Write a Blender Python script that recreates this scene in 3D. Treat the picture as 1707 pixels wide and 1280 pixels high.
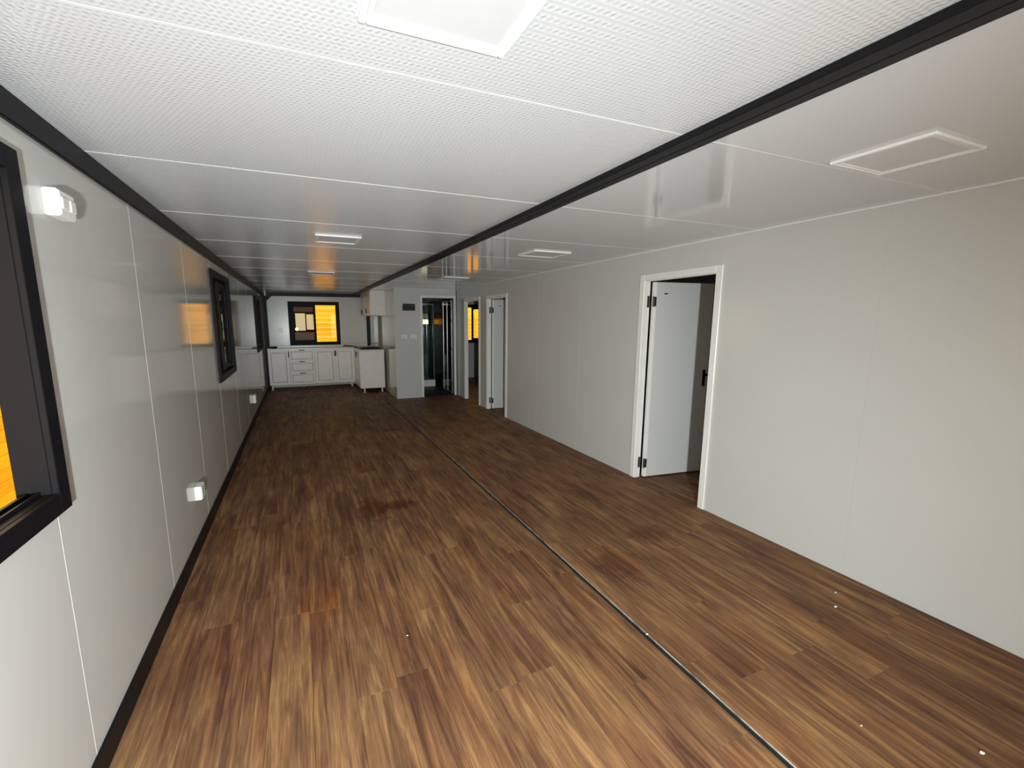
import bpy, bmesh, math, random
from mathutils import Matrix, Vector

random.seed(7)
scene = bpy.context.scene
for o in list(bpy.data.objects):
    bpy.data.objects.remove(o, do_unlink=True)
col = scene.collection

# ------------------------------------------------------------------ camera
XL, XR, XS = -0.7412, 3.106, 1.5496       # left wall, right partition, floor seam
YB, YE, YF = 8.93, 11.6, -1.75            # bathroom wall, far end wall, wall behind the camera
H = 2.25
cam_d = bpy.data.cameras.new('camera')
cam = bpy.data.objects.new('camera', cam_d)
col.objects.link(cam)
cam_d.sensor_fit = 'HORIZONTAL'
cam_d.sensor_width = 36.0
cam_d.lens = 730.55 / 1707 * 36.0
cam_d.shift_x = (853.5 - 807.62) / 1707
cam_d.shift_y = (652.32 - 640.0) / 1707
cam_d.clip_start = 0.02
yaw, pitch = 0.3973, -0.1602
fwd = Vector((math.sin(yaw) * math.cos(pitch), math.cos(yaw) * math.cos(pitch), math.sin(pitch)))
right = Vector((math.cos(yaw), -math.sin(yaw), 0))
up = right.cross(fwd)
cam.matrix_world = Matrix(((right.x, up.x, -fwd.x, 0), (right.y, up.y, -fwd.y, 0),
                           (right.z, up.z, -fwd.z, H - 0.6504), (0, 0, 0, 1)))
scene.camera = cam

# ------------------------------------------------------------------ world, lamp, exposure
world = bpy.data.worlds.new('world')
scene.world = world
world.use_nodes = True
bgn = world.node_tree.nodes['Background']
bgn.inputs['Color'].default_value = (1.0, 0.78, 0.46, 1)
bgn.inputs['Strength'].default_value = 3.2

# camera flash stand-in, set back behind the camera to even the falloff; only lit lamp
ld = bpy.data.lights.new('flash_stand_in', 'SPOT')
ld.energy = 810
ld.color = (0.93, 1.0, 1.01)
ld.shadow_soft_size = 0.05
ld.spot_size = math.radians(138)
ld.spot_blend = 1.0
lamp = bpy.data.objects.new('flash_stand_in', ld)
col.objects.link(lamp)
lamp.location = (-0.09, -0.95, 1.17)
lamp.rotation_euler = Vector((math.sin(0.10), math.cos(0.10), -0.30)).to_track_quat('-Z', 'Y').to_euler()

scene.view_settings.view_transform = 'Standard'
scene.view_settings.look = 'None'
scene.view_settings.gamma = 1.0
scene.view_settings.use_curve_mapping = False
scene.view_settings.exposure = 0.0

# ------------------------------------------------------------------ materials
class NT:
    def __init__(self, name):
        self.m = bpy.data.materials.new(name)
        self.m.use_nodes = True
        self.t = self.m.node_tree
        self.b = self.t.nodes['Principled BSDF']
        self.out = self.t.nodes['Material Output']

    def n(self, typ, **kw):
        nd = self.t.nodes.new(typ)
        for k, v in kw.items():
            setattr(nd, k, v)
        return nd

    def l(self, a, b):
        self.t.links.new(a, b)

    def math(self, op, a, b=None, c=None):
        nd = self.n('ShaderNodeMath', operation=op)
        for i, v in enumerate((a, b, c)):
            if v is None:
                continue
            if isinstance(v, (int, float)):
                nd.inputs[i].default_value = v
            else:
                self.l(v, nd.inputs[i])
        return nd.outputs[0]

    def ramp(self, fac, stops):
        nd = self.n('ShaderNodeValToRGB')
        el = nd.color_ramp.elements
        while len(el) < len(stops):
            el.new(0.5)
        for e, (p, c) in zip(el, stops):
            e.position = p
            e.color = (*c, 1)
        self.l(fac, nd.inputs[0])
        return nd.outputs[0]

    def mix(self, fac, a, b, blend='MIX'):
        nd = self.n('ShaderNodeMix', data_type='RGBA', blend_type=blend)
        for s, v in ((nd.inputs[0], fac), (nd.inputs[6], a), (nd.inputs[7], b)):
            if isinstance(v, (int, float)):
                s.default_value = v
            elif isinstance(v, tuple):
                s.default_value = (*v, 1)
            else:
                self.l(v, s)
        return nd.outputs[2]

    def pos(self):
        return self.n('ShaderNodeNewGeometry').outputs['Position']

    def noise(self, vec, scale, detail=3, rough=0.55, sc=None, dist=0.0):
        nd = self.n('ShaderNodeTexNoise')
        nd.inputs['Distortion'].default_value = dist
        nd.inputs['Scale'].default_value = scale
        nd.inputs['Detail'].default_value = detail
        nd.inputs['Roughness'].default_value = rough
        if sc:
            mp = self.n('ShaderNodeMapping')
            mp.inputs['Scale'].default_value = sc
            self.l(vec, mp.inputs['Vector'])
            vec = mp.outputs[0]
        self.l(vec, nd.inputs['Vector'])
        return nd.outputs['Fac']

    def bump(self, h, strength, dist):
        nd = self.n('ShaderNodeBump')
        nd.inputs['Strength'].default_value = strength
        nd.inputs['Distance'].default_value = dist
        self.l(h, nd.inputs['Height'])
        self.l(nd.outputs[0], self.b.inputs['Normal'])


def plain(name, c, rough=0.5, metal=0.0, var=0.06, scale=6.0, bump=0.0, spec=0.5):
    k = NT(name)
    f = k.noise(k.pos(), scale)
    lo = tuple(max(0, v * (1 - var)) for v in c)
    hi = tuple(min(1, v * (1 + var)) for v in c)
    k.l(k.ramp(f, [(0.3, lo), (0.7, hi)]), k.b.inputs['Base Color'])
    k.b.inputs['Roughness'].default_value = rough
    k.b.inputs['Metallic'].default_value = metal
    k.b.inputs['Specular IOR Level'].default_value = spec
    if bump:
        k.bump(k.noise(k.pos(), 140, 2), bump, 0.001)
    return k.m


def wall_mat(name, c, rough):
    k = NT(name)
    f = k.noise(k.pos(), 1.3, 4)
    k.l(k.ramp(f, [(0.3, tuple(v * 0.97 for v in c)), (0.7, c)]), k.b.inputs['Base Color'])
    k.b.inputs['Roughness'].default_value = rough
    k.bump(k.noise(k.pos(), 90, 2, 0.5, (1, 1, 2.2)), 0.03, 0.0006)
    return k.m


def ceiling_mat(name, strength):
    k = NT(name)
    k.b.inputs['Base Color'].default_value = (0.70, 0.735, 0.765, 1)
    k.b.inputs['Roughness'].default_value = 0.10
    sx = k.n('ShaderNodeSeparateXYZ')
    k.l(k.pos(), sx.inputs[0])
    x, y = sx.outputs[0], sx.outputs[1]
    P, Q = 0.017, 0.016
    zig = k.math('PINGPONG', k.math('MULTIPLY', y, 1 / Q), 1.0)           # chevron rows
    a = k.math('ADD', k.math('MULTIPLY', x, 2 * math.pi / P), k.math('MULTIPLY', zig, 3.1))
    s1 = k.math('SINE', a)
    s2 = k.math('SINE', k.math('MULTIPLY', y, 2 * math.pi / Q))
    h = k.math('ADD', k.math('MULTIPLY', s1, 0.5), k.math('MULTIPLY', s2, 0.25))
    h = k.math('MULTIPLY', h, k.noise(k.pos(), 35, 1))
    k.bump(h, strength, 0.0012)
    return k.m


def wood_floor():
    k = NT('wood_floor')
    info = k.n('ShaderNodeObjectInfo').outputs['Random']
    add = k.n('ShaderNodeVectorMath', operation='ADD')
    cmb = k.n('ShaderNodeCombineXYZ')
    k.l(k.math('MULTIPLY', info, 37.0), cmb.inputs[0])
    k.l(k.math('MULTIPLY', info, 91.0), cmb.inputs[1])
    p = k.pos()
    k.l(p, add.inputs[0])
    k.l(cmb.outputs[0], add.inputs[1])
    v = add.outputs[0]
    streak = k.noise(v, 1.0, 6, 0.62, (30, 1.7, 1), 0.9)
    fine = k.noise(v, 1.0, 4, 0.6, (210, 7, 1))
    blotch = k.noise(p, 1.0, 4, 0.6, (6, 2.0, 1))
    f = k.math('ADD', k.math('MULTIPLY', streak, 0.60), k.math('ADD', k.math('MULTIPLY', fine, 0.24), k.math('MULTIPLY', blotch, 0.30)))
    f = k.math('ADD', f, k.math('MULTIPLY', k.math('SUBTRACT', info, 0.5), 0.05))
    c = k.ramp(f, [(0.35, (0.036, 0.013, 0.007)), (0.49, (0.125, 0.056, 0.028)), (0.60, (0.235, 0.118, 0.052)), (0.75, (0.47, 0.26, 0.095))])
    hue = k.noise(v, 1.0, 3, 0.5, (4, 0.9, 1))
    hm = k.n('ShaderNodeMapRange')
    hm.inputs['From Min'].default_value = 0.45
    hm.inputs['From Max'].default_value = 0.70
    hm.inputs['To Max'].default_value = 0.75
    k.l(hue, hm.inputs['Value'])
    c = k.mix(hm.outputs[0], c, (0.80, 0.58, 0.56), 'MULTIPLY')
    # dirt film and stains that lie on the floor
    film = k.noise(p, 1.6, 4)
    c = k.mix(k.math('MULTIPLY', film, 0.22), c, (0.13, 0.098, 0.078))
    sx = k.n('ShaderNodeSeparateXYZ')
    k.l(p, sx.inputs[0])
    wob = k.math('MULTIPLY', k.math('SUBTRACT', k.noise(p, 11, 5, 0.65), 0.5), 1.7)
    for (cx, cy, rx, ry, amt, cc) in ((0.50, 3.66, 0.12, 0.24, 0.9, (0.42, 0.28, 0.22)), (0.70, 3.66, 0.17, 0.10, 0.8, (0.45, 0.30, 0.24)),
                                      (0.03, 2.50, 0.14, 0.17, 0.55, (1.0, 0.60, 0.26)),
                                      (2.36, 2.38, 0.17, 0.12, 0.65, (0.48, 0.32, 0.30)), (1.88, 2.15, 0.15, 0.17, 0.65, (0.55, 0.36, 0.34)),
                                      (1.17, 6.36, 0.14, 0.10, 0.8, (0.50, 0.34, 0.30))):
        dx = k.math('DIVIDE', k.math('SUBTRACT', sx.outputs[0], cx), rx)
        dy = k.math('DIVIDE', k.math('SUBTRACT', sx.outputs[1], cy), ry)
        d = k.math('ADD', k.math('SQRT', k.math('ADD', k.math('MULTIPLY', dx, dx), k.math('MULTIPLY', dy, dy))), wob)
        mk = k.n('ShaderNodeMapRange')
        mk.inputs['From Min'].default_value = 1.30
        mk.inputs['From Max'].default_value = 0.55
        mk.inputs['To Max'].default_value = amt
        k.l(d, mk.inputs['Value'])
        c = k.mix(mk.outputs[0], c, cc, 'MULTIPLY')
    k.l(c, k.b.inputs['Base Color'])
    rr = k.n('ShaderNodeMapRange')
    rr.inputs['To Min'].default_value = 0.42
    rr.inputs['To Max'].default_value = 0.62
    k.l(film, rr.inputs['Value'])
    k.l(rr.outputs[0], k.b.inputs['Roughness'])
    k.b.inputs['Specular IOR Level'].default_value = 0.12
    k.bump(fine, 0.12, 0.0006)
    return k.m


def amber_boards():
    k = NT('amber_boards')
    info = k.n('ShaderNodeObjectInfo').outputs['Random']
    p = k.pos()
    g = k.noise(p, 1.0, 5, 0.6, (2.2, 2.2, 46))
    f = k.math('ADD', k.math('MULTIPLY', g, 0.7), k.math('MULTIPLY', info, 0.3))
    k.l(k.ramp(f, [(0.25, (0.76, 0.36, 0.012)), (0.55, (0.92, 0.50, 0.020)), (0.8, (0.98, 0.60, 0.034))]), k.b.inputs['Base Color'])
    k.b.inputs['Roughness'].default_value = 0.7
    k.b.inputs['Specular IOR Level'].default_value = 0.1
    k.bump(g, 0.2, 0.002)
    return k.m


def thin_glass(name, tint, ior=1.5, rough=0.0):
    k = NT(name)
    k.t.nodes.remove(k.b)
    tr = k.n('ShaderNodeBsdfTransparent')
    f = k.noise(k.pos(), 3.0)
    k.l(k.ramp(f, [(0.2, tint), (0.8, tuple(min(1, v * 1.03) for v in tint))]), tr.inputs['Color'])
    gl = k.n('ShaderNodeBsdfGlossy')
    gl.inputs['Roughness'].default_value = rough
    fr = k.n('ShaderNodeFresnel')
    fr.inputs['IOR'].default_value = ior
    mx = k.n('ShaderNodeMixShader')
    k.l(fr.outputs[0], mx.inputs[0])
    k.l(tr.outputs[0], mx.inputs[1])
    k.l(gl.outputs[0], mx.inputs[2])
    k.l(mx.outputs[0], k.out.inputs['Surface'])
    return k.m


M = dict(
    wall=wall_mat('wall_panel', (0.60, 0.605, 0.58), 0.07),
    wall2=wall_mat('partition_panel', (0.60, 0.605, 0.585), 0.22),
    ceil=ceiling_mat('embossed_ceiling', 0.85),
    ceil2=ceiling_mat('smooth_ceiling', 0.02),
    joint=plain('joint_strip', (0.79, 0.81, 0.81), 0.35),
    seam=plain('wall_joint', (0.66, 0.67, 0.64), 0.3),
    black=plain('black_steel', (0.008, 0.008, 0.010), 0.42, spec=0.15),
    frame=plain('black_aluminium', (0.007, 0.007, 0.009), 0.48, spec=0.10),
    white=plain('white_paint', (0.84, 0.84, 0.82), 0.28, var=0.03),
    plastic=plain('white_plastic', (0.86, 0.86, 0.84), 0.25, var=0.02),
    lampw=plain('white_lamp_frame', (0.86, 0.87, 0.87), 0.35, var=0.02),
    diff=plain('lamp_diffuser', (0.70, 0.72, 0.74), 0.45, var=0.02),
    floor=wood_floor(),
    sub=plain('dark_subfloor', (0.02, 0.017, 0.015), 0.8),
    gap=plain('seam_black', (0.008, 0.010, 0.009), 0.6),
    edge=plain('worn_metal_edge', (0.30, 0.30, 0.28), 0.4, var=0.8, scale=9),
    alu=plain('aluminium_edge', (0.60, 0.60, 0.58), 0.28, 1.0),
    cab=plain('cabinet_white', (0.86, 0.83, 0.79), 0.33, var=0.03, bump=0.03),
    groove=plain('cabinet_groove', (0.33, 0.29, 0.27), 0.5),
    work=plain('worktop_stone', (0.70, 0.69, 0.66), 0.25, var=0.10, scale=60),
    handle=plain('black_handle', (0.008, 0.007, 0.007), 0.5, spec=0.1),
    steel=plain('stainless_steel', (0.55, 0.55, 0.56), 0.25, 1.0),
    hinge=plain('hinge_steel', (0.10, 0.10, 0.10), 0.35, 0.8),
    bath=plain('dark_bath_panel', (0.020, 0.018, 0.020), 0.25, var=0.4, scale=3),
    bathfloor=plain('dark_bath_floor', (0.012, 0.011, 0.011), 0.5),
    door=wall_mat('door_leaf', (0.66, 0.66, 0.65), 0.30),
    boards=amber_boards(),
    pane=thin_glass('window_glass', (0.93, 0.95, 0.93)),
    tinted=thin_glass('reflective_glass', (0.16, 0.125, 0.135), 3.2),
    shower=thin_glass('shower_glass', (0.70, 0.78, 0.76)),
    frosted=thin_glass('grey_glass', (0.22, 0.22, 0.20)),
    smoked=thin_glass('smoked_glass', (0.08, 0.10, 0.10)),
    green=plain('dark_green_cover', (0.006, 0.035, 0.016), 0.15),
    socket=plain('socket_hole', (0.05, 0.05, 0.05), 0.5),
    ground=plain('outside_ground', (0.60, 0.54, 0.45), 0.8, var=0.2),
    crumb=plain('foam_white', (0.9, 0.9, 0.88), 0.6),
    trunk=plain('cable_black', (0.02, 0.02, 0.02), 0.5),
    mesh=plain('insulation_white', (0.82, 0.80, 0.74), 0.5),
)

# ------------------------------------------------------------------ mesh helpers
class MB:
    def __init__(self):
        self.v, self.f = [], []

    def add(self, vs, fs):
        o = len(self.v)
        self.v += [Vector(p) for p in vs]
        self.f += [tuple(i + o for i in q) for q in fs]
        return self

    def box(self, x0, x1, y0, y1, z0, z1, b=0.0):
        x0, x1 = sorted((x0, x1)); y0, y1 = sorted((y0, y1)); z0, z1 = sorted((z0, z1))
        if b <= 0:
            return self.add([(x0, y0, z0), (x1, y0, z0), (x1, y1, z0), (x0, y1, z0), (x0, y0, z1), (x1, y0, z1), (x1, y1, z1), (x0, y1, z1)],
                            [(0, 3, 2, 1), (4, 5, 6, 7), (0, 1, 5, 4), (1, 2, 6, 5), (2, 3, 7, 6), (3, 0, 4, 7)])
        b = min(b, 0.45 * min(x1 - x0, y1 - y0, z1 - z0))
        bm = bmesh.new()
        bmesh.ops.create_cube(bm, size=1.0)
        for q in bm.verts:
            q.co = Vector(((x0 + x1) / 2 + q.co.x * (x1 - x0), (y0 + y1) / 2 + q.co.y * (y1 - y0), (z0 + z1) / 2 + q.co.z * (z1 - z0)))
        bmesh.ops.bevel(bm, geom=list(bm.edges), offset=b, segments=1, affect='EDGES')
        bm.verts.index_update()
        self.add([q.co.copy() for q in bm.verts], [tuple(q.index for q in fc.verts) for fc in bm.faces])
        bm.free()
        return self

    def prism(self, pts, d):
        """pts: planar 3D polygon, d: extrusion vector"""
        n = len(pts)
        d = Vector(d)
        a = [Vector(p) for p in pts]
        nrm = Vector((0, 0, 0))
        for i in range(n):
            nrm += a[i].cross(a[(i + 1) % n])
        if nrm.dot(d) > 0:
            a.reverse()
        return self.add(a + [p + d for p in a], [tuple(range(n)), tuple(range(2 * n - 1, n - 1, -1))] +
                        [(i, i + n, (i + 1) % n + n, (i + 1) % n) for i in range(n)])

    def cyl(self, p0, p1, r, n=12, r1=None):
        p0, p1 = Vector(p0), Vector(p1)
        r1 = r if r1 is None else r1
        ax = (p1 - p0).normalized()
        t = Vector((1, 0, 0)) if abs(ax.x) < 0.8 else Vector((0, 1, 0))
        e = ax.cross(t).normalized()
        g = ax.cross(e)
        ring = lambda p, rr: [p + rr * (math.cos(2 * math.pi * i / n) * e + math.sin(2 * math.pi * i / n) * g) for i in range(n)]
        return self.add(ring(p0, r) + ring(p1, r1), [tuple(range(n - 1, -1, -1)), tuple(range(n, 2 * n))] +
                        [(i, (i + 1) % n, (i + 1) % n + n, i + n) for i in range(n)])

    def tube(self, pts, r, n=8):
        pts = [Vector(p) for p in pts]
        vs, fs = [], []
        for i, p in enumerate(pts):
            ax = (pts[min(i + 1, len(pts) - 1)] - pts[max(i - 1, 0)]).normalized()
            t = Vector((0, 0, 1)) if abs(ax.z) < 0.9 else Vector((1, 0, 0))
            e = ax.cross(t).normalized()
            g = ax.cross(e)
            vs += [p + r * (math.cos(2 * math.pi * j / n) * e + math.sin(2 * math.pi * j / n) * g) for j in range(n)]
        for i in range(len(pts) - 1):
            for j in range(n):
                fs.append((i * n + j, i * n + (j + 1) % n, (i + 1) * n + (j + 1) % n, (i + 1) * n + j))
        fs += [tuple(range(n - 1, -1, -1)), tuple(range(len(vs) - n, len(vs)))]
        return self.add(vs, fs)

    def build(self, name, mat, parent=None, xf=None, smooth=False):
        vs = [xf @ p for p in self.v] if xf else self.v
        lo = Vector([min(p[i] for p in vs) for i in range(3)])
        hi = Vector([max(p[i] for p in vs) for i in range(3)])
        o = (lo + hi) / 2
        o.z = lo.z
        me = bpy.data.meshes.new(name)
        me.from_pydata([p - o for p in vs], [], self.f)
        bm = bmesh.new()
        bm.from_mesh(me)
        bmesh.ops.recalc_face_normals(bm, faces=bm.faces)
        bm.to_mesh(me)
        bm.free()
        me.materials.append(M[mat])
        if smooth:
            for q in me.polygons:
                q.use_smooth = len(q.vertices) == 4
        ob = bpy.data.objects.new(name, me)
        col.objects.link(ob)
        ob['_o'] = list(o)
        if parent:
            ob.parent = parent
            ob.location = o - Vector(parent['_o'])
        else:
            ob.location = o
        return ob


def empty(name, loc):
    e = bpy.data.objects.new(name, None)
    e.empty_display_size = 0.1
    col.objects.link(e)
    e.location = loc
    e['_o'] = list(loc)
    return e


def tag(o, label, cat, group=None, kind=None):
    o['label'] = label
    o['category'] = cat
    if group:
        o['group'] = group
    if kind:
        o['kind'] = kind
    return o


def B(*a, **k):
    return MB().box(*a, **k)


# local frames: u along the wall, w into the room, v up
def frame_mat(origin, u, w):
    u, w = Vector(u), Vector(w)
    return Matrix(((u.x, w.x, 0, origin[0]), (u.y, w.y, 0, origin[1]), (u.z, w.z, 1, origin[2]), (0, 0, 0, 1)))


XF_LEFT = frame_mat((XL, 0, 0), (0, 1, 0), (1, 0, 0))        # u = Y
XF_RIGHT = frame_mat((XR, 0, 0), (0, 1, 0), (-1, 0, 0))      # u = Y
XF_END = frame_mat((0, YE, 0), (1, 0, 0), (0, -1, 0))        # u = X
XF_BATH = frame_mat((0, YB, 0), (1, 0, 0), (0, -1, 0))       # u = X
XF_FRONT = frame_mat((0, YF, 0), (1, 0, 0), (0, 1, 0))       # u = X


def panel_wall(name, xf, seams, thick, mat, openings, label, z1=H, joints=True, skip_joint=()):
    """wall of side-by-side sandwich panels, each panel an object, thin cover strips on the joints"""
    mid = xf @ Vector(((seams[0] + seams[-1]) / 2, -thick / 2, 0))
    root = empty(name, mid)
    tag(root, label, 'wall', kind='structure')
    for a, b in zip(seams[:-1], seams[1:]):
        us = sorted({a, b} | {u for o in openings for u in o[:2] if a < u < b})
        vs = sorted({0.0, z1} | {v for o in openings for v in o[2:] if 0 < v < z1})
        mb = MB()
        g = 0.0002
        for i in range(len(us) - 1):
            run = None
            for j in range(len(vs) - 1):
                cu, cv = (us[i] + us[i + 1]) / 2, (vs[j] + vs[j + 1]) / 2
                solid = not any(o[0] < cu < o[1] and o[2] < cv < o[3] for o in openings)
                if solid and run is None:
                    run = vs[j]
                if run is not None and (not solid or j == len(vs) - 2):
                    top = vs[j + 1] if solid else vs[j]
                    mb.box(us[i] + (g if i == 0 else 0), us[i + 1] - (g if i == len(us) - 2 else 0), -thick, 0, run, top)
                    run = None
        if mb.v:
            mb.build('wall_panel', mat, root, xf)
    if joints:
        for s in seams[1:-1]:
            if s in skip_joint:
                continue
            spans = [(0.0, z1)]
            for o in openings:
                if o[0] - 0.02 < s < o[1] + 0.02:
                    new = []
                    for p, q in spans:
                        if o[2] - 0.03 > p:
                            new.append((p, min(q, o[2] - 0.03)))
                        if o[3] + 0.03 < q:
                            new.append((max(p, o[3] + 0.03), q))
                    spans = new
            mb = MB()
            for p, q in spans:
                mb.box(s - 0.003, s + 0.003, -0.002, 0.0005, p, q)
            if mb.v:
                mb.build('joint_strip', 'seam', root, xf)
    return root


# ------------------------------------------------------------------ floor
def plank_floor(name, strips, y0, y1, label, seed):
    """strips: list of (x0, x1, rows)"""
    rnd = random.Random(seed)
    X0, X1 = min(s[0] for s in strips), max(s[1] for s in strips)
    root = B(X0, X1, y0, y1, -0.06, -0.012).build(name, 'sub')
    tag(root, label, 'floor', kind='structure')
    me = None
    L = 1.22
    for (x0, x1, rows) in strips:
        w = (x1 - x0) / rows
        full = B(-w / 2 + 0.0003, w / 2 - 0.0003, -L / 2 + 0.0003, L / 2 - 0.0003, -0.012, 0.0, b=0.0008).build('floor_plank', 'floor')
        fm = full.data
        for v in fm.vertices:                     # mesh origin at the plank's centre, top at z=0
            v.co.z = v.co.z - 0.012
        bpy.data.objects.remove(full)
        for r in range(rows):
            y = y0 - rnd.uniform(0.1, 0.9) * L
            while y < y1 - 0.05:
                a, b = max(y, y0), min(y + L, y1)
                if b - a > 0.02:
                    o = bpy.data.objects.new('floor_plank', fm)
                    col.objects.link(o)
                    o.parent = root
                    o.location = Vector((x0 + (r + 0.5) * w, (a + b) / 2, 0)) - Vector(root['_o'])
                    o.scale = (1, (b - a) / L, 1)
                y += L
    return root


plank_floor('floor', [(XL, 1.538, 13), (1.566, XR + 0.06, 9)], YF, YE, 'dark brown wood-grain plank floor of the long room, with stains', 3)
plank_floor('floor', [(XR + 0.06, 3.485, 2), (3.512, 5.3, 10)], 1.6, 5.2, 'dark brown plank floor of the room behind the nearest open door', 5)
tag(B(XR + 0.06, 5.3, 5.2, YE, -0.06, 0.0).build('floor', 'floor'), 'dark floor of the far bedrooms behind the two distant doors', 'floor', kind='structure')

# seam between the two floor halves: black channel with a worn metal edge
e = empty('trim_1', (XS, 5.3, -0.012))
tag(e, 'black floor seam with bright metal edge running the length of the room', 'floor seam', kind='structure')
B(1.538, 1.566, YF, YE, -0.012, -0.006).build('channel', 'gap', e)
B(1.5385, 1.5425, YF, YE, -0.006, 0.0002).build('rubber_edge', 'gap', e)
B(1.5640, 1.5656, YF, YE, -0.006, 0.0010).build('metal_edge', 'edge', e)
e = empty('trim_2', (3.5, 3.4, -0.012))
tag(e, 'narrow floor seam inside the room behind the nearest open door', 'floor seam', kind='structure')
B(3.485, 3.512, 1.6, 5.2, -0.012, -0.005).build('channel', 'gap', e)
B(3.486, 3.489, 1.6, 5.2, -0.005, 0.001).build('metal_edge', 'hinge', e)

# ------------------------------------------------------------------ ceiling
BX0, BX1 = 1.295, 1.402
root = empty('ceiling', (1.2, 5.3, H))
tag(root, 'white embossed ceiling panels above the long room', 'ceiling', kind='structure')
ys = [YF] + [1.28 + 1.012 * k for k in range(-3, 11) if YF + 0.1 < 1.28 + 1.012 * k < YE - 0.1] + [YE]
for (a, b) in zip(ys[:-1], ys[1:]):
    B(XL, BX0 + 0.03, a + 0.0006, b - 0.0006, H, H + 0.05).build('ceiling_panel', 'ceil', root)
    B(BX0 + 0.0306, XR + 0.06, a + 0.0006, b - 0.0006, H, H + 0.05).build('ceiling_panel', 'ceil2', root)
for s in ys[1:-1]:
    B(XL, BX0, s - 0.005, s + 0.005, H - 0.0008, H + 0.001).build('joint_strip', 'joint', root)
    B(BX1, XR, s - 0.004, s + 0.004, H - 0.0008, H + 0.001).build('joint_strip', 'joint', root)
tag(B(XR + 0.06, 5.3, YF, YE, H, H + 0.05).build('ceiling', 'ceil2'), 'plain ceiling over the side rooms behind the right partition', 'ceiling', kind='structure')

# steel beam that divides the ceiling
e = empty('trim_3', ((BX0 + BX1) / 2, 5.3, H))
tag(e, 'black steel ceiling beam with a groove running the length of the room', 'beam', kind='structure')
B(BX0, BX0 + 0.054, YF, YE, H - 0.025, H, b=0.003).build('beam_flange', 'black', e)
B(BX0 + 0.054, BX0 + 0.060, YF, YE, H - 0.016, H).build('beam_groove', 'gap', e)
B(BX0 + 0.060, BX1, YF, YE, H - 0.023, H, b=0.003).build('beam_flange', 'black', e)
# beam along the left wall, corner posts and the beam over the kitchen window
tag(B(XL, XL + 0.018, YF, YE - 0.1, 2.165, H, b=0.004).build('trim_4', 'black'), 'black steel beam where the left wall meets the ceiling', 'beam', kind='structure')
tag(B(XL, XL + 0.010, YF, YE - 0.1, 0.0, 0.105, b=0.002).build('baseboard_left', 'black'), 'black skirting along the foot of the left wall', 'baseboard', kind='structure')
e = empty('trim_5', (XL + 0.05, YE - 0.05, 0))
tag(e, 'dark steel corner post with gusset at the far left corner', 'post', kind='structure')
B(XL, XL + 0.045, YE - 0.10, YE, 0, H, b=0.004).build('post', 'black', e)
B(XL + 0.045, XL + 0.085, YE - 0.05, YE, 0, H - 0.08, b=0.004).build('post_flange', 'black', e)
MB().prism([(XL + 0.085, YE - 0.004, H - 0.08), (XL + 0.205, YE - 0.004, H - 0.08), (XL + 0.085, YE - 0.004, H - 0.20)], (0, -0.008, 0)).build('gusset', 'black', e)
tag(B(XL + 0.085, 1.60, YE - 0.05, YE, H - 0.08, H, b=0.004).build('trim_6', 'black'), 'black steel beam above the kitchen window', 'beam', kind='structure')
tag(B(1.60, 1.685, YE - 0.07, YE, 0, H, b=0.004).build('trim_7', 'black'), 'black steel post at the right end of the kitchen wall', 'post', kind='structure')
tag(B(XR - 0.012, XR, YF, YB, H - 0.014, H, b=0.003).build('trim_8', 'joint'), 'thin white bead where the right partition meets the ceiling', 'trim', kind='structure')

# ------------------------------------------------------------------ walls
W0 = (-1.45, -0.35, 1.02, 2.065)
W1 = (0.66, 1.765, 1.02, 2.065)
W2 = (4.90, 6.03, 1.02, 2.06)
W3 = (9.40, 10.50, 1.02, 2.045)
ls = [YF, -0.37, 0.68, 1.733, 2.786, 3.84, 4.893, 6.035, 7.05, 8.10, 9.16, 10.52, YE]
panel_wall('wall_left', XF_LEFT, ls, 0.07, 'wall', [W0, W1, W2, W3], 'glossy light grey panelled outer wall on the left with its row of windows')
WE = (-0.19, 0.93, 1.02, 2.03)
WE2 = (3.98, 5.05, 1.00, 2.02)
WB = (2.98, 3.26, 1.49, 1.80)
panel_wall('wall_back', XF_END, [XL - 0.07, -0.22, 0.95, 1.79, 2.9, 3.95, 5.37], 0.07, 'wall2', [WE, WE2, WB], 'light grey far end wall behind the kitchen with the amber window', skip_joint=(1.79, 2.9, 3.95))
WF = (-0.19, 0.93, 1.02, 2.03)
DF = (1.50, 3.00, 0.0, 2.05)
panel_wall('wall_front', XF_FRONT, [XL - 0.07, -0.22, 0.95, 1.45, 3.05, 3.9, 5.37], 0.07, 'wall', [WF, DF], 'light grey end wall behind the camera with window and added glazed door', joints=False)
D1 = (2.595, 3.405, 0.0, 1.985)
D2 = (6.50, 7.265, 0.0, 1.985)
D3 = (7.66, 8.42, 0.0, 1.985)
panel_wall('wall_right', XF_RIGHT, [YF, -0.6, 0.45, 1.5, 2.575, 3.43, 4.45, 5.46, 6.47, 7.30, 7.63, 8.45, YB], 0.06, 'wall2', [D1, D2, D3],
           'light grey partition on the right with three open doorways', skip_joint=(-0.6, 0.45, 1.5, 2.575, 3.43, 6.47, 7.30, 7.63, 8.45))
DB = (2.355, 3.045, 0.0, 2.065)
panel_wall('wall_bathroom', XF_BATH, [1.79, 2.30, 3.09], 0.05, 'wall2', [DB], 'grey bathroom wall facing the room with electrical box and sockets', joints=False)
B_ = B(1.79, 1.83, YB + 0.05, YE, 0, H).build('wall_kitchen', 'wall')
tag(B_, 'glossy grey side wall beside the corner kitchen cabinet', 'wall', kind='structure')
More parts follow.
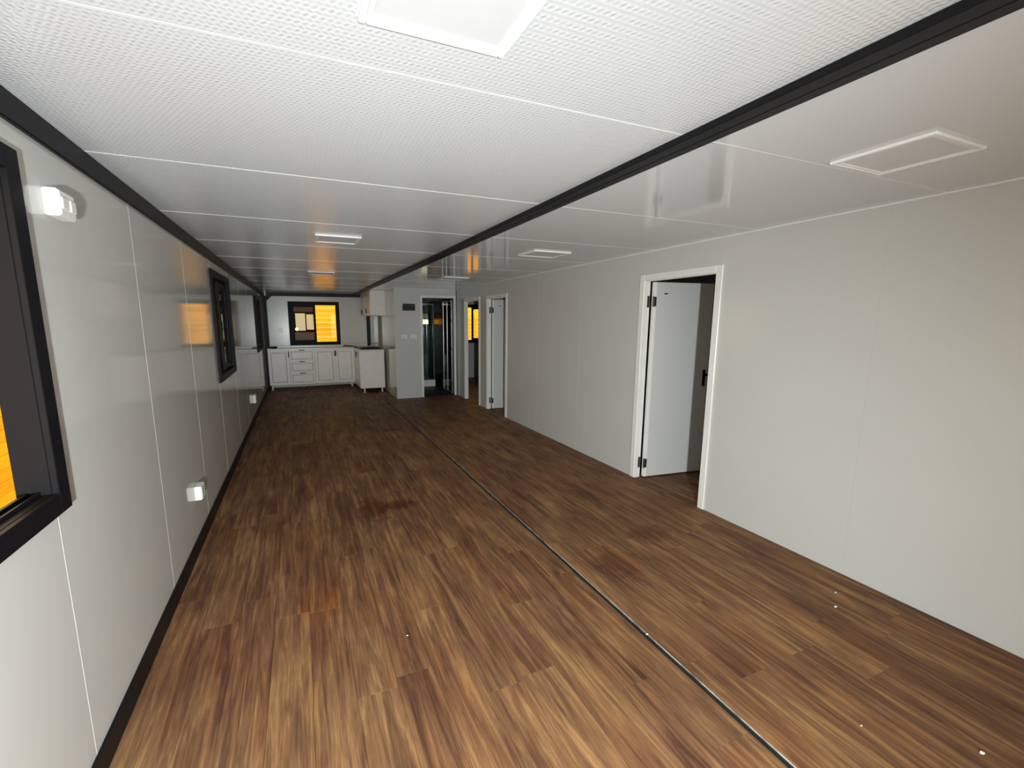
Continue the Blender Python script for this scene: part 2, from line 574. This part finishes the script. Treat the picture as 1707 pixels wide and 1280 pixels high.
# side rooms
tag(B(5.3, 5.37, YF, YE, 0, H).build('wall_outer', 'wall2'), 'outer wall of the side rooms on the right', 'wall', kind='structure')
tag(B(XR + 0.06, 5.3, 5.2, 5.26, 0, H).build('wall_partition', 'wall2'), 'cross wall behind the nearest open door', 'wall', kind='structure')
tag(B(XR + 0.06, 5.3, 7.44, 7.50, 0, H).build('wall_partition', 'wall2'), 'cross wall between the two distant doors', 'wall', kind='structure')
tag(B(XR + 0.06, 5.3, 1.54, 1.60, 0, H).build('wall_partition', 'wall2'), 'near cross wall of the room behind the nearest open door', 'wall', kind='structure')
# bathroom shell
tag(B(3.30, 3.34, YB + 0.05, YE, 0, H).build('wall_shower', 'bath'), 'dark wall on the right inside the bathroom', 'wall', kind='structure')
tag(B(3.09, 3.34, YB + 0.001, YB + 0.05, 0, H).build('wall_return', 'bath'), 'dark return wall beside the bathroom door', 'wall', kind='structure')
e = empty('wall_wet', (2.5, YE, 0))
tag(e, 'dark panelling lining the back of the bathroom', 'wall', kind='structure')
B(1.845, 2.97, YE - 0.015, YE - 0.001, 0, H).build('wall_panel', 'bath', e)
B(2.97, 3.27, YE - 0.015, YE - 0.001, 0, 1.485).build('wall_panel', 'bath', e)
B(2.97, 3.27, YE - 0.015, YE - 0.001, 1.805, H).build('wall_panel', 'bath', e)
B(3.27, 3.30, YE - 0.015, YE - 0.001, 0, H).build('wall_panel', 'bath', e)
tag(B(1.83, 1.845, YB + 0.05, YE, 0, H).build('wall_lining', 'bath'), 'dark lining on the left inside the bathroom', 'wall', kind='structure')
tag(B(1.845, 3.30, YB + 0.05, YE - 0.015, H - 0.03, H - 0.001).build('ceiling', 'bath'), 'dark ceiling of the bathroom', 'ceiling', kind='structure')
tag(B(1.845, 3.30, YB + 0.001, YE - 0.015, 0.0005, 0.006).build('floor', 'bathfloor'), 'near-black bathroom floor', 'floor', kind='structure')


# ------------------------------------------------------------------ windows
def window(name, xf, op, label, slide='lo', glass_fixed='pane', glass_slide='pane', tilt=0.0, open_=False):
    u0, u1, v0, v1 = op
    fw = 0.045
    root = empty(name, xf @ Vector(((u0 + u1) / 2, 0, v0)))
    tag(root, label, 'window', kind='structure')
    # outer frame: proud lip on the room side and a deeper body
    mb = MB()
    for (w0, w1, lip) in ((-0.085, 0.0, 0.0), (0.0, 0.018, 0.022)):
        a0, a1, b0, b1 = u0 - lip, u1 + lip, v0 - lip, v1 + lip
        ww = fw + lip
        mb.box(a0, a0 + ww, w0, w1, b0, b1, b=0.002).box(a1 - ww, a1, w0, w1, b0, b1, b=0.002)
        mb.box(a0 + ww, a1 - ww, w0, w1, b0, b0 + ww, b=0.002).box(a0 + ww, a1 - ww, w0, w1, b1 - ww, b1, b=0.002)
    mb.build('frame', 'frame', root, xf)
    mid = (u0 + u1) / 2
    i0, i1, j0, j1 = u0 + fw, u1 - fw, v0 + fw, v1 - fw
    # tracks seen along the reveal
    tr = MB()
    for w in (-0.030, -0.058):
        tr.box(i0, i1, w - 0.003, w + 0.003, j0, j0 + 0.012).box(i0, i1, w - 0.003, w + 0.003, j1 - 0.012, j1)
    tr.build('track', 'frame', root, xf)
    halves = {'lo': (i0, mid + 0.03), 'hi': (mid - 0.03, i1)}
    s0, s1 = halves[slide]
    f0, f1 = halves['hi' if (slide == 'lo') != open_ else 'lo']
    sw = 0.055
    sash = MB()
    w0, w1 = -0.044, -0.016
    sash.box(s0, s0 + sw, w0, w1, j0 + 0.012, j1 - 0.012, b=0.002).box(s1 - sw, s1, w0, w1, j0 + 0.012, j1 - 0.012, b=0.002)
    sash.box(s0 + sw, s1 - sw, w0, w1, j0 + 0.012, j0 + 0.012 + sw, b=0.002).box(s0 + sw, s1 - sw, w0, w1, j1 - 0.012 - sw, j1 - 0.012, b=0.002)
    so = sash.build('sash', 'frame', root, xf)
    mb = MB().box(s0 + sw - 0.004, s1 - sw + 0.004, -0.033, -0.028, j0 + 0.012 + sw - 0.004, j1 - 0.012 - sw + 0.004)
    if tilt:
        for p in mb.v:
            p.y += (p.z - v0) * tilt
    mb.build('pane', glass_slide, so, xf)
    edge = s1 if slide == 'lo' else s0
    l = MB().box(edge - 0.012 if slide == 'lo' else edge, edge if slide == 'lo' else edge + 0.012, w1, w1 + 0.012, (j0 + j1) / 2 - 0.05, (j0 + j1) / 2 + 0.05, b=0.003)
    l.build('latch', 'frame', so, xf)
    fx = MB()
    t = 0.016
    w0, w1 = -0.074, -0.050
    fx.box(f0, f0 + t, w0, w1, j0, j1).box(f1 - t, f1, w0, w1, j0, j1).box(f0 + t, f1 - t, w0, w1, j0, j0 + t).box(f0 + t, f1 - t, w0, w1, j1 - t, j1)
    fo = fx.build('fixed_light', 'frame', root, xf)
    MB().box(f0 + t - 0.003, f1 - t + 0.003, -0.064, -0.059, j0 + t - 0.003, j1 - t + 0.003).build('pane', glass_fixed, fo, xf)
    return root


window('window_1', XF_LEFT, W1, 'black framed sliding window cut by the left edge of the photo', slide='lo', open_=True)
window('fill_window', XF_LEFT, W0, 'added black framed sliding window in the left wall behind the camera, for warm light', slide='lo', open_=True)  # out of view, added to throw warm light on the near right side
window('window_2', XF_LEFT, W2, 'black framed sliding window in the middle of the left wall', slide='hi')
window('window_3', XF_LEFT, W3, 'narrow looking black window on the left wall next to the kitchen', slide='hi')
window('window_4', XF_END, WE, 'black framed kitchen window glowing amber in its right half', slide='lo', glass_slide='tinted', tilt=0.0)
window('window_5', XF_END, WE2, 'black framed bedroom window with amber boards outside, seen through far doorway', slide='hi')
window('window_6', XF_FRONT, WF, 'black framed window in the wall behind the camera', slide='hi')
# small bathroom window
e = empty('window_7', (3.12, YE - 0.03, 1.49))
tag(e, 'small two-pane bathroom window glowing in the dark', 'window', kind='structure')
mb = MB()
for a in ((2.97, 3.0, 1.48, 1.81), (3.24, 3.27, 1.48, 1.81)):
    mb.box(a[0], a[1], YE - 0.03, YE + 0.05, a[2], a[3])
for z in (1.48, 1.63, 1.785):
    mb.box(3.0, 3.24, YE - 0.03, YE + 0.05, z, z + 0.025)
mb.build('frame', 'frame', e)
B(3.0, 3.24, YE + 0.005, YE + 0.010, 1.505, 1.63).build('pane', 'pane', e)
B(3.0, 3.24, YE + 0.005, YE + 0.010, 1.655, 1.785).build('pane', 'frosted', e)


# ------------------------------------------------------------------ doors
def door(name, op, hinge, ang, label, leaf_len=None):
    """doorway in the right partition; op = (y0, y1, 0, z1); hinge 'hi' = far jamb; leaf swings into the side room"""
    y0, y1, _, z1 = op
    root = empty(name, (XR, (y0 + y1) / 2, 0))
    tag(root, label, 'door', kind='structure')
    c = 0.05                                        # visible casing width
    for (a, b) in ((y0 - c, y0 + 0.008), (y1 - 0.008, y1 + c)):
        B(XR - 0.014, XR + 0.0, a, b, 0, z1 + c, b=0.003).build('casing', 'white', root)
    B(XR - 0.014, XR, y0 + 0.008, y1 - 0.008, z1 - 0.008, z1 + c, b=0.003).build('casing', 'white', root)
    for (a, b) in ((y0, y0 + 0.014), (y1 - 0.014, y1)):
        B(XR, XR + 0.060, a, b, 0, z1).build('jamb', 'white', root)
    B(XR, XR + 0.060, y0 + 0.014, y1 - 0.014, z1 - 0.014, z1).build('jamb', 'white', root)
    if ang is None:
        return root
    w = (y1 - y0) - 0.105
    # leaf local: u from hinge, thickness t towards the camera side
    hx, hy = XR + 0.072, y1 - 0.022
    R = Matrix.Translation((hx, hy, 0)) @ Matrix.Rotation(math.radians(ang), 4, 'Z')
    leaf = B(0.012, w, -0.040, 0.0, 0.014, z1 - 0.02, b=0.003).build('leaf', 'door', root, R)
    B(0.004, 0.030, -0.043, 0.0, 0.014, z1 - 0.02, b=0.002).build('edge_strip', 'white', leaf, R)
    for z in (0.16, 1.78):
        hb = MB()
        hb.box(-0.012, 0.026, -0.046, -0.0425, z - 0.045, z + 0.045)
        hb.cyl((-0.004, -0.046, z - 0.05), (-0.004, -0.046, z + 0.05), 0.006, 8)
        hb.build('hinge', 'hinge', leaf, R)
        B(XR + 0.030, XR + 0.055, y1 - 0.018, y1 - 0.0138, z - 0.055, z + 0.055).build('hinge_plate', 'hinge', root)
    B(0.115, 0.155, -0.0425, -0.039, 1.85, 1.862, b=0.001).build('sticker', 'handle', leaf, R)
    # lever handle close to the free edge
    h = MB().box(w - 0.065, w - 0.03, -0.046, -0.038, 0.93, 1.10, b=0.003)
    h.cyl((w - 0.048, -0.046, 1.05), (w - 0.048, -0.085, 1.05), 0.009, 8).box(w - 0.10, w - 0.04, -0.092, -0.078, 1.042, 1.060, b=0.004)
    h.build('handle', 'handle', leaf, R)
    return root


door('door_1', D1, 'hi', -6.5, 'white door standing open in the nearest doorway of the right partition')
door('door_2', D2, 'hi', -9.5, 'white door standing open in the middle doorway of the right partition')
door('door_3', D3, 'hi', None, 'white framed doorway closest to the bathroom, amber window visible through it')

# bathroom doorway with white casing and dark glazed door folded open
e = empty('door_4', (2.7, YB, 0))
tag(e, 'white framed bathroom doorway with dark glazed aluminium door open inwards', 'door', kind='structure')
B(2.315, 2.363, YB - 0.014, YB, 0, 2.11, b=0.003).build('casing', 'white', e)
B(3.037, 3.085, YB - 0.014, YB, 0, 2.11, b=0.003).build('casing', 'white', e)
B(2.363, 3.037, YB - 0.014, YB, 2.058, 2.11, b=0.003).build('casing', 'white', e)
B(2.355, 2.367, YB, YB + 0.06, 0.007, 2.065).build('jamb', 'frame', e)
B(3.033, 3.045, YB, YB + 0.06, 0.007, 2.065).build('jamb', 'frame', e)
B(2.367, 3.033, YB, YB + 0.06, 2.05, 2.065).build('jamb', 'frame', e)
hx, hy = 3.030, YB + 0.075
R = Matrix.Translation((hx, hy, 0)) @ Matrix.Rotation(math.radians(89), 4, 'Z')
W = 0.66
lf = MB()
for (a, b) in ((0.0, 0.032), (W * 0.5, W * 0.5 + 0.022), (W - 0.032, W)):
    lf.box(a, b, -0.004, 0.026, 0.02, 2.03, b=0.002)
lf.box(0.03, W - 0.03, 0.0, 0.024, 0.02, 0.06).box(0.03, W - 0.03, 0.0, 0.024, 1.99, 2.03)
leaf = lf.build('leaf', 'alu', e, R)
B(0.032, W * 0.5, 0.008, 0.014, 0.06, 1.99).build('pane', 'smoked', leaf, R)
B(W * 0.5 + 0.022, W - 0.032, 0.008, 0.014, 0.06, 1.99).build('pane', 'smoked', leaf, R)
for z in (0.25, 1.0, 1.6, 1.85):
    MB().box(-0.012, 0.024, 0.026, 0.031, z - 0.035, z + 0.035).build('hinge', 'frame', leaf, R)

# shower cabin inside the bathroom
e = empty('shower_cabin', (2.75, 10.9, 0.006))
tag(e, 'shower cabin with glass, aluminium posts and white tray inside the dark bathroom', 'shower')
B(2.05, 3.02, 10.30, YE - 0.02, 0.006, 0.17, b=0.012).build('tray', 'plastic', e)
for x in (2.06, 2.98):
    B(x, x + 0.03, 10.31, 10.34, 0.17, 2.0, b=0.003).build('post', 'alu', e)
B(2.09, 2.98, 10.31, 10.34, 1.97, 2.0, b=0.003).build('top_rail', 'alu', e)
B(2.09, 2.98, 10.322, 10.328, 0.17, 1.97).build('pane', 'shower', e)
MB().cyl((2.72, YE - 0.06, 0.9), (2.72, YE - 0.06, 1.85), 0.011, 8).cyl((2.72, YE - 0.06, 1.82), (2.72, YE - 0.15, 1.80), 0.010, 8).cyl((2.72, YE - 0.15, 1.80), (2.72, YE - 0.16, 1.76), 0.05, 12).build('shower_rail', 'steel', e)
MB().box(2.60, 2.84, YE - 0.08, YE - 0.03, 1.02, 1.06, b=0.01).build('mixer', 'steel', e)

# unseen glazed double door, added to bring warm light in from behind the camera
e = empty('fill_door', (2.25, YF, 0))
tag(e, 'added black framed double glazed door behind the camera, for warm fill light', 'door', kind='structure')
mb = MB()
mb.box(1.50, 1.55, YF - 0.07, YF + 0.01, 0, 2.05).box(2.95, 3.00, YF - 0.07, YF + 0.01, 0, 2.05).box(1.55, 2.95, YF - 0.07, YF + 0.01, 2.0, 2.05)
mb.build('frame', 'frame', e)
for (a, b) in ((1.55, 2.249), (2.251, 2.95)):
    mb = MB()
    mb.box(a, a + 0.06, YF - 0.05, YF - 0.01, 0.01, 2.0).box(b - 0.06, b, YF - 0.05, YF - 0.01, 0.01, 2.0).box(a + 0.06, b - 0.06, YF - 0.05, YF - 0.01, 0.01, 0.12).box(a + 0.06, b - 0.06, YF - 0.05, YF - 0.01, 1.92, 2.0)
    lf = mb.build('leaf', 'frame', e)
    B(a + 0.06, b - 0.06, YF - 0.033, YF - 0.027, 0.12, 1.92).build('pane', 'pane', lf)

# ------------------------------------------------------------------ kitchen
KF = 11.10                       # front of the run under the window
TOP0, TOP1 = 0.930, 0.962
LEG = 0.118


def shaker(mb_name, parent, xf, u0, u1, v0, v1, hand):
    """framed front in local u,w,v; w = 0 is the carcass face"""
    g = 0.0025
    r = 0.062 if (v1 - v0) > 0.4 else 0.045
    mb = MB().box(u0 + g, u1 - g, 0.0, 0.012, v0 + g, v1 - g)
    mb.box(u0 + g, u0 + r, 0.012, 0.020, v0 + g, v1 - g, b=0.002).box(u1 - r, u1 - g, 0.012, 0.020, v0 + g, v1 - g, b=0.002)
    mb.box(u0 + r, u1 - r, 0.012, 0.020, v0 + g, v0 + r, b=0.002).box(u0 + r, u1 - r, 0.012, 0.020, v1 - r, v1 - g, b=0.002)
    d = mb.build(mb_name, 'cab', parent, xf)
    # recessed groove round the field and raised field
    q = MB()
    for (a, b, c2, d2) in ((u0 + r, u0 + r + 0.010, v0 + r, v1 - r), (u1 - r - 0.010, u1 - r, v0 + r, v1 - r),
                           (u0 + r + 0.010, u1 - r - 0.010, v0 + r, v0 + r + 0.010), (u0 + r + 0.010, u1 - r - 0.010, v1 - r - 0.010, v1 - r)):
        q.box(a, b, 0.011, 0.0135, c2, d2)
    q.build('groove', 'groove', d, xf)
    MB().box(u0 + r + 0.028, u1 - r - 0.028, 0.012, 0.017, v0 + r + 0.028, v1 - r - 0.028, b=0.003).build('raised_field', 'cab', d, xf)
    if hand == 'top':
        m = (u0 + u1) / 2
        hb = MB().box(m - 0.062, m + 0.062, 0.020, 0.036, v1 - 0.020, v1 - 0.003, b=0.002)
    elif hand == 'right':
        hb = MB().box(u1 - 0.022, u1 - 0.003, 0.020, 0.036, v1 - 0.17, v1 - 0.04, b=0.002)
    elif hand == 'left':
        hb = MB().box(u0 + 0.003, u0 + 0.022, 0.020, 0.036, v1 - 0.17, v1 - 0.04, b=0.002)
    else:
        uu, va, vb = hand
        hb = MB().box(uu - 0.012, uu + 0.012, 0.020, 0.036, va, vb, b=0.002)
    hb.build('handle', 'handle', d, xf)
    return d


def carcass(name, x0, x1, y0, y1, legs, label, z0=LEG, z1=TOP0):
    e = empty(name, ((x0 + x1) / 2, (y0 + y1) / 2, 0))
    tag(e, label, 'cabinet', 'kitchen base cabinets')
    B(x0 + 0.0008, x1 - 0.0008, y0, y1, z0, z1, b=0.0015).build('body', 'cab', e)
    for (lx, ly) in legs:
        MB().cyl((lx, ly, 0), (lx, ly, 0.012), 0.026, 14).cyl((lx, ly, 0.012), (lx, ly, z0), 0.018, 14).build('leg', 'plastic', e, smooth=True)
    return e


XFK = frame_mat((0, KF + 0.02, 0), (1, 0, 0), (0, -1, 0))
x = [-0.688, -0.245, 0.305, 0.770, 1.205]
c1 = carcass('base_cabinet', x[0], x[1], KF + 0.02, YE - 0.06, [(-0.64, KF + 0.06), (-0.64, YE - 0.1)], 'white base cabinet with one framed door, next to the left wall')
shaker('door', c1, XFK, x[0], x[1], LEG, TOP0, 'right')
c2 = carcass('drawer_cabinet', x[1], x[2], KF + 0.02, YE - 0.06, [(0.03, YE - 0.1)], 'white base cabinet with three framed drawers')
hz = (TOP0 - LEG) / 3
for i in range(3):
    shaker('drawer', c2, XFK, x[1], x[2], LEG + i * hz, LEG + (i + 1) * hz, 'top')
c3 = carcass('base_cabinet', x[2], x[4], KF + 0.02, YE - 0.06, [(1.14, KF + 0.06), (1.14, YE - 0.1)], 'white base cabinet with two framed doors under the amber window pane')
shaker('door', c3, XFK, x[2], x[3], LEG, TOP0, 'right')
shaker('door', c3, XFK, x[3], x[4], LEG, TOP0, 'left')
LX0, LX1, LY0 = 1.215, 1.735, 9.97
c4 = carcass('corner_cabinet', LX0, LX1, LY0, YE - 0.08, [(LX0 + 0.07, LY0 + 0.05), (LX1 - 0.06, LY0 + 0.05), (LX0 + 0.07, 11.0)], 'white corner cabinet turned to the left, its plain side towards the room', z0=0.100)
XFL = frame_mat((LX0, 0, 0), (0, 1, 0), (-1, 0, 0))
shaker('door', c4, XFL, LY0 + 0.01, LY0 + 0.55, 0.100, TOP0, 'right')
shaker('door', c4, XFL, LY0 + 0.55, KF, 0.100, TOP0, 'left')
# worktop, one L-shaped slab with upstand
e = empty('worktop', (0.5, 11.35, TOP0))
tag(e, 'pale L-shaped kitchen worktop with low upstand', 'worktop')
z0, z1 = TOP0 + 0.0005, TOP1
poly = [(-0.69, KF - 0.012, z0), (LX0 - 0.022, KF - 0.012, z0), (LX0 - 0.022, LY0 - 0.012, z0), (LX1 + 0.008, LY0 - 0.012, z0), (LX1 + 0.008, YE - 0.075, z0), (-0.69, YE - 0.075, z0)]
MB().prism(poly, (0, 0, z1 - z0)).build('slab', 'work', e)
B(-0.65, 1.595, YE - 0.075, YE - 0.055, z0, z1 + 0.045, b=0.003).build('upstand', 'work', e)
# sink let into the short leg of the worktop
e = empty('kitchen_sink', (1.47, 10.36, TOP1))
tag(e, 'dark rimmed steel sink in the corner worktop', 'sink')
r0, r1, s0, s1 = 1.27, 1.68, 10.06, 10.62
mb = MB()
mb.box(r0, r0 + 0.05, s0, s1, TOP1, TOP1 + 0.022, b=0.003).box(r1 - 0.05, r1, s0, s1, TOP1, TOP1 + 0.022, b=0.003).box(r0 + 0.05, r1 - 0.05, s0, s0 + 0.05, TOP1, TOP1 + 0.022, b=0.003).box(r0 + 0.05, r1 - 0.05, s1 - 0.05, s1, TOP1, TOP1 + 0.022, b=0.003)
mb.build('rim', 'handle', e)
B(r0 + 0.05, r1 - 0.05, s0 + 0.05, s1 - 0.05, TOP1 + 0.0005, TOP1 + 0.004).build('bowl', 'steel', e)
MB().cyl((1.47, 10.34, TOP1 + 0.004), (1.47, 10.34, TOP1 + 0.010), 0.04, 16).build('drain', 'steel', e)
MB().tube([(1.64, 10.34, TOP1 + 0.012), (1.64, 10.34, TOP1 + 0.05), (1.60, 10.34, TOP1 + 0.075), (1.50, 10.34, TOP1 + 0.07), (1.46, 10.34, TOP1 + 0.055)], 0.011).build('tap', 'steel', e, smooth=True)
# cable trailing over the inner corner of the worktop
pts = [(1.00, 11.46, TOP1 + 0.013), (1.06, 11.36, TOP1 + 0.030), (1.10, 11.26, TOP1 + 0.022), (1.13, 11.18, TOP1 + 0.013), (1.16, 11.10, TOP1 + 0.030), (1.19, 11.00, TOP1 + 0.020), (1.225, 10.86, TOP1 + 0.013), (1.25, 10.74, TOP1 + 0.013)]
tag(MB().tube(pts, 0.012).build('cable', 'trunk', smooth=True), 'black cable lying over the inner corner of the worktop', 'cable')
# black tool box on the left end of the worktop
e = empty('black_case', (-0.56, 11.18, TOP1))
tag(e, 'small flat black case on the left end of the worktop', 'case')
B(-0.635, -0.485, 11.10, 11.24, TOP1, TOP1 + 0.028, b=0.005).build('base', 'handle', e)
B(-0.632, -0.488, 11.103, 11.237, TOP1 + 0.028, TOP1 + 0.040, b=0.005).build('lid', 'handle', e)
# wall cabinet
WX, WY, WZ = 1.478, 9.92, 1.708
e = empty('wall_cabinet', (1.63, 10.7, WZ))
tag(e, 'white wall cabinet hung under the ceiling above the corner cabinet', 'cabinet')
B(WX, 1.789, WY, YE - 0.08, WZ, H - 0.002, b=0.002).build('body', 'cab', e)
XFW = frame_mat((WX, 0, 0), (0, 1, 0), (-1, 0, 0))
shaker('door', e, XFW, WY + 0.002, WY + 0.84, WZ + 0.01, H - 0.03, (10.50, WZ + 0.06, WZ + 0.17))
shaker('door', e, XFW, WY + 0.84, YE - 0.09, WZ + 0.01, H - 0.03, (11.28, WZ + 0.05, WZ + 0.16))


# ------------------------------------------------------------------ electrics on the walls
def socket(name, xf, u, v, w, h, d, label, cat, kind):
    e = empty(name, xf @ Vector((u, 0, v - h / 2)))
    tag(e, label, cat)
    MB().box(u - w / 2, u + w / 2, 0, d, v - h / 2, v + h / 2, b=0.004).build('box', 'plastic', e, xf)
    f = MB().box(u - w / 2 + 0.006, u + w / 2 - 0.006, d, d + 0.004, v - h / 2 + 0.006, v + h / 2 - 0.006, b=0.0015).build('face_plate', 'plastic', e, xf)
    if kind == 'socket':
        q = MB()
        for du in (-0.012, 0.012):
            q.box(u + du - 0.003, u + du + 0.003, d + 0.004, d + 0.0045, v + 0.005, v + 0.020)
        q.box(u - 0.003, u + 0.003, d + 0.004, d + 0.0045, v - 0.022, v - 0.008)
        q.build('slot', 'socket', f, xf)
    else:
        for du in (-w / 4, w / 4):
            MB().box(u + du - w * 0.17, u + du + w * 0.17, d + 0.004, d + 0.009, v - h * 0.22, v + h * 0.22, b=0.003).build('rocker', 'plastic', f, xf)
    return e


socket('light_switch', XF_LEFT, 1.997, 1.985, 0.115, 0.088, 0.040, 'white surface-mounted switch box high on the left wall beside the near window', 'switch', 'switch')
socket('wall_socket', XF_LEFT, 3.51, 0.405, 0.11, 0.10, 0.042, 'white socket low on the left wall, the nearer of the two', 'socket', 'socket')
socket('wall_socket', XF_LEFT, 7.80, 0.365, 0.13, 0.13, 0.042, 'white socket low on the left wall near the kitchen', 'socket', 'socket')
socket('wall_socket', XF_BATH, 1.975, 1.277, 0.125, 0.08, 0.012, 'grey-white socket plate below the electrical box, left one of the pair', 'socket', 'socket')
socket('wall_socket', XF_BATH, 2.165, 1.277, 0.125, 0.08, 0.012, 'grey-white socket plate below the electrical box, right one beside the bathroom door', 'socket', 'socket')
socket('wall_socket', XF_END, -0.40, 1.37, 0.10, 0.09, 0.012, 'shiny socket plate on the end wall left of the kitchen window', 'socket', 'socket')
# circuit breaker box
e = empty('breaker_box', (2.08, YB, 1.79))
tag(e, 'dark green and black circuit breaker box on the bathroom wall', 'breaker box')
B(1.935, 2.225, YB - 0.012, YB, 1.785, 1.950, b=0.004).build('surround', 'wall2', e)
B(1.952, 2.208, YB - 0.020, YB - 0.012, 1.865, 1.936, b=0.003).build('cover', 'green', e)
tray = B(1.952, 2.208, YB - 0.016, YB - 0.012, 1.800, 1.864).build('breaker_tray', 'handle', e)
for i in range(8):
    B(1.960 + i * 0.030, 1.984 + i * 0.030, YB - 0.021, YB - 0.016, 1.815, 1.850, b=0.002).build('breaker_switch', 'socket', tray)


# ------------------------------------------------------------------ ceiling lamps (switched off)
def lamp_panel(x0, x1, y0, y1, label):
    e = empty('ceiling_light', ((x0 + x1) / 2, (y0 + y1) / 2, H - 0.012))
    tag(e, label, 'ceiling light', 'square ceiling lights')
    t, z0 = 0.016, H - 0.012
    mb = MB().box(x0, x0 + t, y0, y1, z0, H, b=0.003).box(x1 - t, x1, y0, y1, z0, H, b=0.003).box(x0 + t, x1 - t, y0, y0 + t, z0, H, b=0.003).box(x0 + t, x1 - t, y1 - t, y1, z0, H, b=0.003)
    mb.build('frame', 'lampw', e)
    MB().box(x0 + t, x1 - t, y0 + t, y1 - t, z0 + 0.006, H - 0.001).build('diffuser', 'diff', e)
    s = 0.028
    mb = MB().box(x0 + t, x0 + s, y0 + t, y1 - t, z0 + 0.002, z0 + 0.006, b=0.0015).box(x1 - s, x1 - t, y0 + t, y1 - t, z0 + 0.002, z0 + 0.006, b=0.0015)
    mb.box(x0 + s, x1 - s, y0 + t, y0 + s, z0 + 0.002, z0 + 0.006, b=0.0015).box(x0 + s, x1 - s, y1 - s, y1 - t, z0 + 0.002, z0 + 0.006, b=0.0015)
    mb.build('inner_bead', 'lampw', e)


lamp_panel(0.160, 0.508, 0.745, 1.092, 'square white ceiling light cut by the top edge of the photo')
lamp_panel(0.157, 0.503, 3.700, 4.020, 'square white ceiling light on the left half, second from the camera')
lamp_panel(0.157, 0.503, 6.480, 6.800, 'square ceiling light on the left half farthest from the camera, above the amber reflection')
lamp_panel(2.078, 2.435, 0.905, 1.245, 'square white ceiling light nearest on the right half of the ceiling')
lamp_panel(2.073, 2.480, 3.730, 4.070, 'square white ceiling light in the middle on the right half of the ceiling')
lamp_panel(2.073, 2.480, 6.500, 6.830, 'square white ceiling light on the right half in front of the bathroom')

# ------------------------------------------------------------------ crumbs on the floor
for (px, py, s, lb) in ((2.849, 1.389, 0.007, 'tiny white foam crumb on the floor nearest the right partition'),
                        (2.701, 1.308, 0.010, 'small white foam crumb on the floor below the other one by the right partition'),
                        (2.259, 0.573, 0.011, 'white foam crumb in the lower right corner of the floor'),
                        (1.975, 0.815, 0.005, 'tiny white crumb on the right floor half near the bottom edge'),
                        (1.560, 1.55, 0.008, 'white crumb lodged on the metal edge of the floor seam'),
                        (0.417, 2.019, 0.006, 'tiny white crumb on the left half of the floor')):
    mb = MB().cyl((px - s * 0.5, py, 0.0012), (px + s * 0.2, py + s * 0.3, s * 0.6), s * 0.5, 6, s * 0.3).box(px, px + s * 0.8, py - s * 0.5, py + s * 0.2, 0.0012, s * 0.5, b=s * 0.1)
    tag(mb.build('foam_crumb', 'crumb'), lb, 'crumb', 'white crumbs on the floor')


# ------------------------------------------------------------------ outside
tag(B(-9, 14, -9, 20, -0.5, -0.3).build('ground', 'ground'), 'ground outside around the building', 'ground', kind='structure')


def board_wall(p0, p1, h, label):
    """fence-like timber wall of horizontal boards from p0 to p1 (plan points)"""
    p0, p1 = Vector((*p0, 0)), Vector((*p1, 0))
    d = p1 - p0
    ang = math.atan2(d.y, d.x)
    e = empty('timber_wall', ((p0 + p1) / 2 + Vector((0, 0, -0.3))))
    e.rotation_euler.z = ang
    tag(e, label, 'timber wall', 'timber walls outside the windows')
    L, bh, t = d.length, 0.132, 0.035
    src = B(-L / 2, L / 2, -t / 2, t / 2, 0, bh - 0.004, b=0.004).build('board', 'boards')
    me = src.data
    bpy.data.objects.remove(src)
    rnd = random.Random(11)
    for i in range(int(h / bh)):
        o = bpy.data.objects.new('board', me)
        col.objects.link(o)
        o.parent = e
        o.location = (0, rnd.uniform(-0.004, 0.004), i * bh)
    for s in (-L / 2 + 0.3, -L / 6, L / 6, L / 2 - 0.3):
        q = B(s - 0.05, s + 0.05, t / 2 + 0.004, t / 2 + 0.09, 0, h).build('post', 'boards')
        q.parent = e
        q.location = (s, t / 2 + 0.047, 0)


board_wall((-3.4, 13.4), (3.25, 13.4), 2.9, 'amber lit timber board wall outside the kitchen window')
board_wall((4.15, 13.4), (7.5, 13.4), 2.9, 'amber lit timber board wall outside the far bedroom window')
board_wall((-2.9, -4.2), (-2.9, 13.2), 1.45, 'amber timber board wall outside the left windows')
board_wall((7.5, -3.8), (-3.4, -3.8), 0.95, 'amber timber board wall behind the camera')
